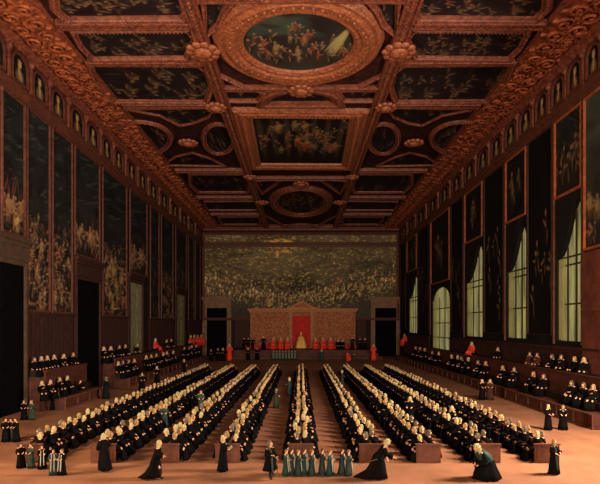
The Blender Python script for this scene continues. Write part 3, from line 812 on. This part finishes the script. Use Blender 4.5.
def loft(mb, rings, n=22, folds=0, cap=True):
    """rings: (center, rx, ry, tilt about x, fold depth)"""
    vs = []
    for (c, rx, ry, a, fd) in rings:
        for k in range(n):
            w = 2*PI*k/n; f = 1+fd*math.sin(w*folds+.7)+fd*.5*math.sin(w*(folds*.5+1)+1)
            p = rotx((rx*f*math.cos(w), ry*f*math.sin(w), 0), a)
            vs.append((c[0]+p[0], c[1]+p[1], max(.012, c[2]+p[2])))
    fs = []
    for i in range(len(rings)-1):
        for k in range(n): fs.append((i*n+k, i*n+(k+1)%n, (i+1)*n+(k+1)%n, (i+1)*n+k))
    if cap: fs.append(tuple(range(n))); fs.append(tuple((len(rings)-1)*n+k for k in range(n)))
    mb.add(vs, fs)
def robe_mb(pose, n=24, fine=True, wide=1.0):
    wl = max(1.0, wide*1.12) if wide > 1 else 1.0
    P = POSE[pose]; L = P['lean']; mb = MB(); u = lambda p: upper(pose, p)
    top = [(u((0,-.0,.53)), .07, .065, L, 0), (u((0,0,.50)), .13, .09, L, 0), (u((0,0,.45)), .215*wide, .125*wide, L, 0), (u((0,-.01,.33)), .225*wide, .15*wide, L, .01),
           (u((0,0,.15)), .205*wide, .15*wide, L, .02)]
    px, py, pz = P['pel']; S = P['skirt']
    if S == 'stand': low = [((0,py,pz), .22, .17, L*.5, .03), ((0,0,.6), .25, .20, 0, .05), ((0,.01,.3), .28, .23, 0, .07), ((0,.02,.03), .31, .27, 0, .09)]
    elif S == 'walk': low = [((0,py,pz), .22, .18, L*.5, .03), ((0,.03,.6), .25, .26, 0, .06), ((0,.12,.3), .28, .36, 0, .08), ((0,.30,.08), .3, .50, 0, .09)]
    elif S == 'coat': low = [((0,py,pz), .24, .19, 0, .03), ((0,.0,.7), .30, .25, 0, .06), ((0,.02,.42), .36, .30, 0, .08)]
    elif S == 'bow': low = [((0,py,pz), .23, .22, L*.4, .03), ((0,.14,.6), .27, .30, 0, .06), ((0,.22,.3), .31, .42, 0, .08), ((0,.42,.05), .34, .66, 0, .09)]
    elif S == 'kneel': low = [((0,py+.02,pz), .27, .26, .2, .03), ((0,.08,.4), .34, .38, 0, .06), ((0,.1,.2), .39, .46, 0, .08), ((0,.12,.03), .42, .52, 0, .08)]
    else: low = [((0,.0,.60), .235, .2, .15, .02), ((0,-.13,.60), .25, .19, .95, .03), ((0,-.33,.60), .26, .15, 1.45, .04), ((0,-.52,.52), .27, .13, .7, .05),
                 ((0,-.56,.36), .27, .13, .1, .06), ((0,-.58,.2), .28, .15, 0, .08), ((0,-.60,.03), .29, .18, 0, .09)]
    low = [(c, a*wl, b, t, d) for c, a, b, t, d in low]
    loft(mb, top+low, n, 7 if fine else 0)
    for (el, wr_), s in zip(P['arms'], (-1,1)):
        a, b, c = Vector(u((s*.17,0,.44))), Vector(u(el)), Vector(u(wr_))
        m_ = b.lerp(c, .5)
        mb.tube([a, a.lerp(b,.5), b, m_, c.lerp(b,.08)], [.085, .088, .09, .10, .125], 10 if fine else 5)
    return mb
def wig_mb(pose, n=12, long=1.0):
    mb = MB(); u = lambda p: upper(pose, p)
    def bl(p, rx, ry, rz, nn=n, mm=7): mb.ball(u(p), rx, ry, rz, nn, mm)
    bl((0,.012,.735), .112, .115, .10); bl((0,.05,.67), .115, .09, .14)
    for s in (-1, 1):
        bl((s*.095,-.005,.65), .052, .07, .12); bl((s*.11,-.03,.52), .058, .06, .13*long); bl((s*.10,-.08,.42), .05, .045, .10*long)
    bl((0,.07,.54), .12, .06, .16*long)
    cz = u((0,.01,.68))
    for i, (x, y, z) in enumerate(mb.v):
        x, y, z = cz[0]+(x-cz[0])*.84, cz[1]+(y-cz[1])*.86, cz[2]+(z-cz[2])*.92
        d = .022*math.sin(z*95+x*20)+.006*math.sin(x*130+y*90)
        mb.v[i] = (x*(1+d*2), y+d*.5, z+d*.3)
    return mb
def hair_mb(pose):
    mb = MB(); u = lambda p: upper(pose, p)
    mb.ball(u((0,.01,.72)), .098, .11, .085, 12, 7); mb.ball(u((0,.045,.66)), .095, .07, .12, 12, 7); return mb

PROTO = {}
def make_person(pose, robe='robe', head='wig_cream', extra=None, wide=1.0):
    key = (pose, robe, head, extra, wide)
    if key in PROTO:
        src = PROTO[key]; r = src.copy(); C.objects.link(r)
        for k in list(r.keys()): del r[k]
        for ch in list(src.children):
            c = ch.copy(); C.objects.link(c); c.parent = r
            for g in list(ch.children):
                d = g.copy(); C.objects.link(d); d.parent = c
        return r
    bk = 'B'+pose
    if bk not in PROTO: PROTO[bk] = body_mesh(pose)
    r = link('person', PROTO[bk])
    rk = ('R', pose, robe, wide)
    if rk not in PROTO:
        me = robe_mb(pose, wide=wide).mesh('robe', True); me.materials.append(M[robe]); PROTO[rk] = me
    link('robe', PROTO[rk], r)
    if head.startswith('wig'):
        hk = ('W', pose, head)
        if hk not in PROTO:
            me = wig_mb(pose).mesh('wig', True); me.materials.append(M[head]); PROTO[hk] = me
        link('wig', PROTO[hk], r)
    elif head == 'cap':
        mb = MB(); u = lambda p: upper(pose, p)
        mb.ball(u((0,.02,.75)), .105, .11, .09, 12, 6); mb.tube([u((0,.04,.78)), u((0,.06,.88)), u((0,.03,.95))], [.08,.05,.02], 10); mb.build('cap', M['robe_gold'], r, smooth=True)
    else:
        hair_mb(pose).build('hair', M[head], r, smooth=True)
    u = lambda p: upper(pose, p)
    if extra == 'collar':
        mb = MB(); mb.add([u((-.03,-.09,.5)),u((.03,-.09,.5)),u((.045,-.17,.36)),u((-.045,-.17,.36)),u((-.03,-.07,.5)),u((.03,-.07,.5)),u((.045,-.15,.36)),u((-.045,-.15,.36))],
                          [(0,1,2,3),(7,6,5,4),(0,4,5,1),(1,5,6,2),(2,6,7,3),(3,7,4,0)]); mb.build('neckcloth', M['linen'], r)
    if extra == 'stole':
        mb = MB(); mb.tube([u((-.13,.1,.47)), u((-.15,-.05,.50)), u((-.12,-.15,.38)), u((-.1,-.18,.1)), (-.11,-.24,.5), (-.12,-.3,.25)], [.045,.05,.05,.05,.05,.05], 8)
        mb.build('stole', M['robe_green'], r, smooth=True)
    if extra == 'greencape':
        mb = MB(); L_ = POSE[pose]['lean']
        loft(mb, [(u((0,.0,.53)), .10,.09, L_, 0),(u((0,.01,.46)), .25,.17, L_, .02),(u((0,.02,.3)), .29,.21, L_, .05),(u((0,.03,.1)), .31,.25, L_, .08)], 22, 6, False)
        mb.build('cape', M['robe_teal'], r, smooth=True)
    if extra == 'mantle':
        mb = MB()
        loft(mb, [((0,0,1.10),.08,.07,0,0),((0,.0,1.03),.24,.15,0,.01),((0,-.06,.85),.30,.24,0,.03),((0,-.2,.62),.38,.40,0,.05),((0,-.26,.3),.46,.46,0,.07),((0,-.28,.06),.54,.50,0,.08)], 26, 7, False)
        mb.build('mantle', M[robe], r, smooth=True)
    if extra == 'surplice':
        mb = MB()
        for s in (-1, 1):
            mb.tube([u((s*.08,-.14,.44)), u((s*.09,-.17,.2)), (s*.1,-.24,.6), (s*.11,-.27,.3)], [.02,.03,.035,.035], 6)
        mb.build('sash', M['linen'], r, smooth=True)
    PROTO[key] = r
    return r
def place(r, x, y, z, face, s, label, group=None, cat='person'):
    r.location = (x, y, z); r.rotation_euler = (0, 0, face); r.scale = (s, s, s)
    tag(r, label, cat, group); return r
# faces -Y at 0; LEFT = -90deg; RIGHT = +90deg
FL, FR, FC, FA = -PI/2, PI/2, 0.0, PI
def at_floor(px, py, z=0):
    y = F*(E-z)/(py-326.0); return ((px-301)*y/F, y)

# --- benches: nearest individuals, the rest as one crowd
STEP = 1.26; NIND = 14
poses = ['sit','sit2','sit3','sit']
wigs = ['wig_cream','wig_cream','wig_blond','wig_blond','wig_grey']
wigname = {'wig_cream':'cream','wig_blond':'blond','wig_grey':'grey'}
crowd = []
for nm, bx in BX.items():
    for sd, side in ((-1,'left'), (1,'right')):
        k = 0; y = BY0+.55+(.55 if (sd > 0) == (bx > -1) else 0)
        while y < BY1-.4:
            yy = y+random.uniform(-.12,.12); xx = bx+sd*(.18+random.uniform(-.02,.03))
            rz = (FL if sd < 0 else FR)+random.uniform(-.35,.35); sc = random.uniform(1.0,1.13)
            if k < NIND:
                w = random.choice(wigs)
                p = make_person(random.choice(poses), 'robe', w, random.choice([None, None, None, 'collar']), 1.28)
                place(p, xx, yy, 0, rz, sc, 'person in black and %s wig %s from front on %s side of %s bench' % (wigname[w], ordn(k), side, nm), 'seated people on the double benches')
            else: crowd.append((xx, yy, 0, rz, sc))
            k += 1; y += STEP
def lowpoly_person():
    mb = MB(); mb.cur = 0
    r = robe_mb('sit', 9, False, 1.28); mb.add(r.v, r.f)
    u = lambda p: upper('sit', p)
    mb.cur = 1; mb.ball(u((0,-.03,.68)), .088, .1, .12, 7, 5)
    for (el, w_), s in zip(POSE['sit']['arms'], (-1,1)):
        mb.ball(u((w_[0], w_[1]-.06, w_[2])), .04, .06, .035, 5, 4)
    mb.cur = 2; mb.ball(u((0,.03,.71)), .10, .095, .115, 7, 5)
    for s in (-1, 1): mb.ball(u((s*.085,-.02,.57)), .045, .05, .14, 6, 4)
    mb.ball(u((0,.06,.57)), .095, .05, .14, 6, 4)
    return mb
lp = lowpoly_person(); lv = np.array(lp.v); nv = len(lv)
V = []; Fc = []; MI = []
for i, (x, y, z, rz, s) in enumerate(crowd):
    c, sn = math.cos(rz), math.sin(rz); q = lv*s
    V.append(np.stack([q[:,0]*c-q[:,1]*sn+x, q[:,0]*sn+q[:,1]*c+y, q[:,2]+z], 1))
    wk = random.choice((2,2,2,3,4))
    Fc += [tuple(i*nv+j for j in f) for f in lp.f]; MI += [wk if k == 2 else k for k in lp.mi]
me = bpy.data.meshes.new('crowd'); me.from_pydata(np.concatenate(V).tolist(), [], Fc); me.polygons.foreach_set('material_index', MI)
me.polygons.foreach_set('use_smooth', [True]*len(me.polygons))
bm = bmesh.new(); bm.from_mesh(me); bmesh.ops.recalc_face_normals(bm, faces=bm.faces); bm.to_mesh(me); bm.free()
tag(link('seated_crowd', me, m=[M['robe'],M['skin'],M['wig_cream'],M['wig_blond'],M['wig_grey']]),
    'hundreds of wigged people in black filling the far part of the benches', 'crowd', kind='stuff')

# --- people standing on the near floor: px, feet y, height in m, facing, pose, robe, head, extra, label
S = [
 (104,469,1.78,-2.6,'walk','robe','wig_cream',None,'person in long black robe standing at end of the third left bench, back turned'),
 (156,479,1.84,FR,'walk','robe','wig_cream',None,'person striding right in trailing black robe, before the second left bench'),
 (223,471,1.76,FR,'stand','robe','wig_cream','collar','person in full black cloak facing right before the inner left bench'),
 (270,479,1.80,.9,'coat','robe','wig_grey','stole','person in flared black coat with green stole, holding a cane, beside the choir'),
 (381,479,2.05,FR-.2,'bow','robe','wig_cream',None,'person bowing low in huge black train at right end of the choir'),
 (484,479,2.3,FL+.3,'kneel','robe','wig_cream','greencape','person kneeling in black robe and teal cape before the second right bench'),
 (554,474,1.66,.5,'stand','robe','wig_blond','stole','lone person in black robe standing before the outer right bench end'),
 (548,430,1.75,.5,'stand','robe','wig_cream',None,'left one of two black-robed people standing by right tribune end'),
 (563,430,1.72,-.3,'stand','robe','wig_grey','collar','right one of two black-robed people standing by right tribune end'),
 (482,400,2.0,.3,'stand','robe','wig_cream',None,'left one of a pair standing in the aisle before the right tribune'),
 (490,400,2.0,-.3,'stand','robe_brown','wig_cream',None,'right one of a pair standing in the aisle before the right tribune'),
 (80,401,2.05,FR,'stand','robe','hair',None,'dark-haired person in black standing at end of short left tribune'),
 (106,399,2.2,2.4,'stand','robe_blue','wig_grey',None,'person in dark blue robe alone before the second dark doorway'),
 (142,392,2.1,.6,'stand','robe','wig_grey',None,'person in black on left aisle floor, nearer of two before the pale door'),
 (157,384,2.2,-.3,'stand','robe','wig_cream',None,'person in black on left aisle floor, farther of two before the pale door'),
 (184,375,2.3,FR,'stand','robe','wig_cream',None,'person in black far down the left aisle beside the long tribune'),
 (6,442,1.5,.4,'stand','robe','hair',None,'leftmost of three dark people at the left edge of the floor'),
 (11,441,1.42,0,'stand','robe_green','hair',None,'middle one of three people at the left edge, in grey green'),
 (16,442,1.5,-.5,'stand','robe','hair',None,'rightmost of three dark people at the left edge of the floor'),
 (24,420,1.5,.3,'stand','robe','wig_grey',None,'black-robed one of a pair standing before the first dark doorway'),
 (31.5,420,1.5,-.2,'stand','robe_green','wig_blond',None,'grey-green robed one of a pair standing before the first dark doorway'),
 (43,411,1.58,FR,'stand','robe_brown','wig_blond',None,'brown-robed person facing two others before the short left tribune'),
 (53,410,1.6,FL,'stand','robe','hair',None,'black-robed middle person of three before the short left tribune'),
 (58.5,409,1.65,FL,'stand','robe_green','hair',None,'grey-green robed person of three before the short left tribune'),
 (21,468,1.25,.4,'stand','robe','hair',None,'leftmost dark child of the five in the lower left corner'),
 (31,468,1.25,-.3,'stand','robe_green','hair',None,'second child from left of the five in the lower left corner'),
 (42,469,1.2,.5,'stand','robe','hair','surplice','middle child with pale sash of the five in lower left corner'),
 (53.5,475,1.25,.2,'stand','robe_green','hair','surplice','fourth child from left of the five in the lower left corner'),
 (62,475,1.25,-.3,'stand','robe','hair_fair','surplice','rightmost fair child of the five in the lower left corner'),
 (276,408,1.7,FR,'stand','robe_green','wig_grey',None,'grey-green robed person standing in the aisle left of centre bench, nearer'),
 (289.5,396,1.9,FL,'stand','robe_teal','wig_cream',None,'teal-robed person in the aisle left of centre bench, farther'),
 (342,386,1.9,FR,'stand','robe_green','wig_cream',None,'grey-green robed person in the aisle right of the inner right bench'),
 (201,412,1.8,.2,'stand','robe_teal','wig_grey',None,'teal-robed person standing between second and third left benches'),
 (164,428,1.7,.2,'stand','robe_teal','wig_blond',None,'teal-robed person nearer camera between second and third left benches'),
 (410,424,2.0,-.4,'stand','robe','wig_cream',None,'tall cream-wigged person standing between second and third right benches, farther'),
 (452,436,1.95,-.5,'stand','robe','wig_cream','stole','person with green stole standing between second and third right benches, nearer'),
]
for (px, py, hgt, face, pose, rb, hd, ex, lab) in S:
    x, y = at_floor(px, py); s = hgt/1.78
    if x > 18.8: x = 18.8
    p = make_person(pose, rb, hd, ex)
    place(p, x, y, 0, face, s, lab)
    if pose == 'coat':
        mb = MB(); hx, hy, hz = upper('coat', (.30,-.2,.0))
        mb.tube([(.0,0,0),(0,0,.95)], .018, 8); mb.ball((0,0,.97), .035)
        cane = mb.build('cane', M['cane']); c_, s_ = math.cos(face), math.sin(face)
        cane.location = (x+(hx*c_-hy*s_)*s, y+(hx*s_+hy*c_)*s, 0.005)
        tag(cane, 'thin wooden cane held by the person in flared black coat', 'cane')
    if px == 223:
        mb = MB(); mb.box(-.1, .1, -.14, .14, 0, .01)
        pp = mb.build('paper', M['paper']); pp.location = (x+.36*s, y-.02, 1.14*s); pp.rotation_euler = (.2,-.5,.1)
        tag(pp, 'white paper held by cloaked person before the inner left bench', 'paper')
    if pose == 'bow':
        mb = MB(); mb.tube([(0,0,0),(-1.0,-.1,-.28)], [.015,.01], 6)
        st = mb.build('stick', M['cane']); st.location = (x-.2, y-.25, .98)
        tag(st, 'thin stick pointing left from the bowing person', 'stick')
for i, px in enumerate((286,291.5,298,304.5,312,322,330,342,348.5)):
    x, y = at_floor(px, 475.5-(i%2)*1.2)
    p = make_person('stand', 'robe_green' if i % 3 else 'robe_teal', 'hair' if i % 2 else 'hair_fair', 'surplice')
    place(p, x, y, 0, FR-.5+.25*(i%3), 1.24/1.78, 'child in green robe with white sash, %s from left in the choir line' % ordn(i), 'children in green in the choir line')

# --- tribune people
def trib(px, sx, tier, robe, head, label, s=1.28, face=None, sitpose='sit'):
    if tier == 'lo': Xp, z0 = 20.88, 1.0
    else: Xp, z0 = 22.42, 2.75
    y = Xp*F/abs(px-301)
    f = (FR if sx < 0 else FL)+random.uniform(-.4,.4) + (0.45 if sx > 0 else -0.45)
    p = make_person(sitpose, robe, head, None)
    place(p, sx*Xp, y, z0, f, s, label, 'people on the side tribunes')
def trow(pxs, sx, tier, robe, where, s=1.28, heads=None):
    n = len(pxs)
    for i, px in enumerate(pxs):
        w = (heads or random.choice(wigs))
        col = {'robe':'black','robe_red':'scarlet','robe_brown':'brown'}[robe]
        hd = wigname.get(w, 'dark')
        trib(px, sx, tier, robe, w, ('%s-robed person in %s wig, %s from left, %s' % (col, hd, ordn(i), where)), s, sitpose=random.choice(poses[:3]))
trow([34,41,47,54,63,73], -1, 'up', 'robe', 'upper tier of short left tribune', 1.2)
trow([42,49,60,67], -1, 'lo', 'robe', 'lower tier of short left tribune', 1.15)
trow([104,110,119,125,136], -1, 'up', 'robe', 'upper tier of long left tribune, near end', 1.4)
trow([155], -1, 'up', 'robe_red', 'upper tier between the pale doors', 1.75)
trow([166,171], -1, 'up', 'robe', 'upper tier, before the farther pale door', 1.5)
trow([189.5,193,197,200.5], -1, 'up', 'robe_red', 'far end of left upper tier', 1.8)
trow([118,123,128,133.5], -1, 'lo', 'robe', 'lower tier of long left tribune, near end', 1.45)
trow([146,151,156,162,167,172], -1, 'lo', 'robe', 'lower tier of long left tribune, midway', 1.5)
trow([184,188,192,196], -1, 'lo', 'robe', 'lower tier of long left tribune, far end', 1.7)
trow([405.5], 1, 'up', 'robe_red', 'far end of right upper tier', 1.9)
trow([472], 1, 'up', 'robe_red', 'right upper tier under the third window', 1.6)
trow([416,420,425], 1, 'lo', 'robe', 'right lower tier, far end', 1.7)
trow([433,439,453,458,463,468], 1, 'lo', 'robe', 'right lower tier before the glazed doorway', 1.55)
trow([479,486], 1, 'lo', 'robe', 'right lower tier below third window', 1.5)
trow([504,514], 1, 'lo', 'robe', 'right lower tier below second window', 1.45)
trow([533,544], 1, 'lo', 'robe', 'right lower tier between the nearest windows', 1.4)
trow([573,584,593], 1, 'lo', 'robe', 'right lower tier at the near end', 1.35)
trow([498], 1, 'up', 'robe', 'right upper tier by second window', 1.35)
trow([530,537], 1, 'up', 'robe_brown', 'right upper tier between the nearest windows', 1.25, 'wig_grey')
trow([554,561], 1, 'up', 'robe', 'right upper tier under the nearest window', 1.3)
trow([575,584], 1, 'up', 'robe', 'right upper tier at the near end', 1.3)

# --- podium people
def back(px, yy, z, s, face, pose, robe, head, label, seat=None, wide=1.0, extra=None):
    x = (px-301)*yy/F
    p = make_person(pose, robe, head, extra, wide); place(p, x, yy, z, face, s, label)
yb_ = YB-4.4; sz = PZ+.75-.46*2.05
for i, px in enumerate((273.5,281,287.5)): back(px, yb_, sz, 2.05, 0, 'sit', 'robe_red', 'wig_cream', 'scarlet-robed person seated left of the throne, %s from left' % ordn(i), extra='collar')
for i, px in enumerate((315.5,323,330.5)): back(px, yb_, sz, 2.05, 0, 'sit', 'robe_red', 'wig_cream', 'scarlet-robed person seated right of the throne, %s from left' % ordn(i), extra='collar')
back(301, YB-4.5, PZ+1.25-.46*2.45, 2.45, 0, 'sit', 'robe_gold', 'cap', 'golden-robed person in horned cap seated on the central throne', wide=1.2, extra='mantle')
for i, px in enumerate((338,342.5)): back(px, yb_, sz, 1.7, 0, 'sit', 'robe', 'wig_cream', 'black-robed person at right end of podium bench, %s from left' % ordn(i))
for i, px in enumerate((244,248.3,252.5)): back(px, yb_, PZ, 1.45, 0, 'stand', 'robe', 'wig_grey', 'black-robed person standing left of the brocade, %s from left' % ordn(i))
back(263.5, 107.5, PZ, 1.7, 0, 'stand', 'robe', 'wig_cream', 'large black-robed person standing between scarlet group and black trio')
back(352.5, 108, PZ, 1.6, .3, 'stand', 'robe', 'hair', 'dark-haired black-robed person standing at right end of brocade')
back(360, 110, PZ, 1.4, 0, 'stand', 'robe', 'wig_grey', 'grey-wigged person in black left of the right end door')
back(365, 110, PZ, 1.4, 0, 'stand', 'robe', 'wig_cream', 'cream-wigged person in black nearest the right end door')
back(229.5, 101, 0, 2.0, .3, 'stand', 'robe_red', 'wig_cream', 'tall scarlet-robed person standing before the left end door')
back(373.5, 101.5, 0, 1.9, -.2, 'stand', 'robe_red', 'wig_cream', 'tall scarlet-robed person standing before the right end door')
back(348.5, 100, 0, 1.45, -.6, 'kneel', 'robe_red', 'hair', 'scarlet-robed person kneeling below the podium, right of centre')
back(354, 99.5, 0, 1.3, .2, 'kneel', 'robe_green', 'hair', 'grey-green robed person kneeling beside the kneeling scarlet person')
back(321.5, 98, 0, 1.4, 3.0, 'stand', 'robe_teal', 'wig_cream', 'teal-robed person standing at the far end of the inner right bench')
back(248, 103, 0, 1.5, 0, 'stand', 'robe', 'wig_cream', 'black-robed person below podium in front of the black trio')
back(257, 103, 0, 1.5, 0, 'stand', 'robe', 'wig_grey', 'black-robed person below podium in front of the large person')
back(218, 100, 0, 1.5, .2, 'stand', 'robe', 'wig_grey', 'black-robed person before left end door, left one')
back(223, 100, 0, 1.5, -.2, 'stand', 'robe', 'wig_cream', 'black-robed person before left end door, beside the tall scarlet one')
back(211, 99, 0, 1.4, .2, 'stand', 'robe', 'hair', 'dark-haired person in black at the far left corner')
for i in range(8):
    back(273.5+i*3.1, 103, 0, 1.15, 0, 'stand', 'robe_green', 'wig_grey', 'grey-green clad secretary standing below the throne, %s from left' % ordn(i), extra='surplice')

# ------------------------------------------------------------------ light
def area(name, loc, target, sx, sy, power, col):
    d = bpy.data.lights.new(name, 'AREA'); d.shape = 'RECTANGLE'; d.size = sx; d.size_y = sy; d.energy = power; d.color = col
    o = bpy.data.objects.new(name, d); C.objects.link(o); o.location = loc
    o.rotation_euler = (Vector(target)-Vector(loc)).to_track_quat('-Z', 'Y').to_euler(); return o
area('window_daylight', (R-1.5, 24, 13.5), (-8, 28, 1), 3.5, 6, 16000, (1.0,.78,.56))
area('rear_fill', (4, -62, 16), (0, 90, 12), 36, 24, 84000, (1.0,.76,.58))  # added fill behind the camera, brightens the far hall; no real source
area('right_corner_fill', (-R+1.5, 20, 9), (R, 40, 29), 4, 6, 8500, (1.0,.72,.42))  # added fill for the right wall and ceiling corner; no left window there
w = bpy.data.worlds.new('world'); bpy.context.scene.world = w; w.use_nodes = True
w.node_tree.nodes['Background'].inputs[0].default_value = (.9,.72,.62,1); w.node_tree.nodes['Background'].inputs[1].default_value = .25

cam = bpy.data.cameras.new('camera'); co = bpy.data.objects.new('camera', cam); C.objects.link(co)
co.location = (0, 0, E); co.rotation_euler = (PI/2, 0, 0)
cam.sensor_width = 36; cam.lens = 30; cam.shift_x = -1/600; cam.shift_y = 84/600; cam.clip_end = 400
bpy.context.scene.camera = co
sc = bpy.context.scene
sc.view_settings.view_transform = 'Standard'; sc.view_settings.look = 'None'; sc.view_settings.gamma = 1
sc.view_settings.exposure = 0.0; sc.view_settings.use_curve_mapping = False
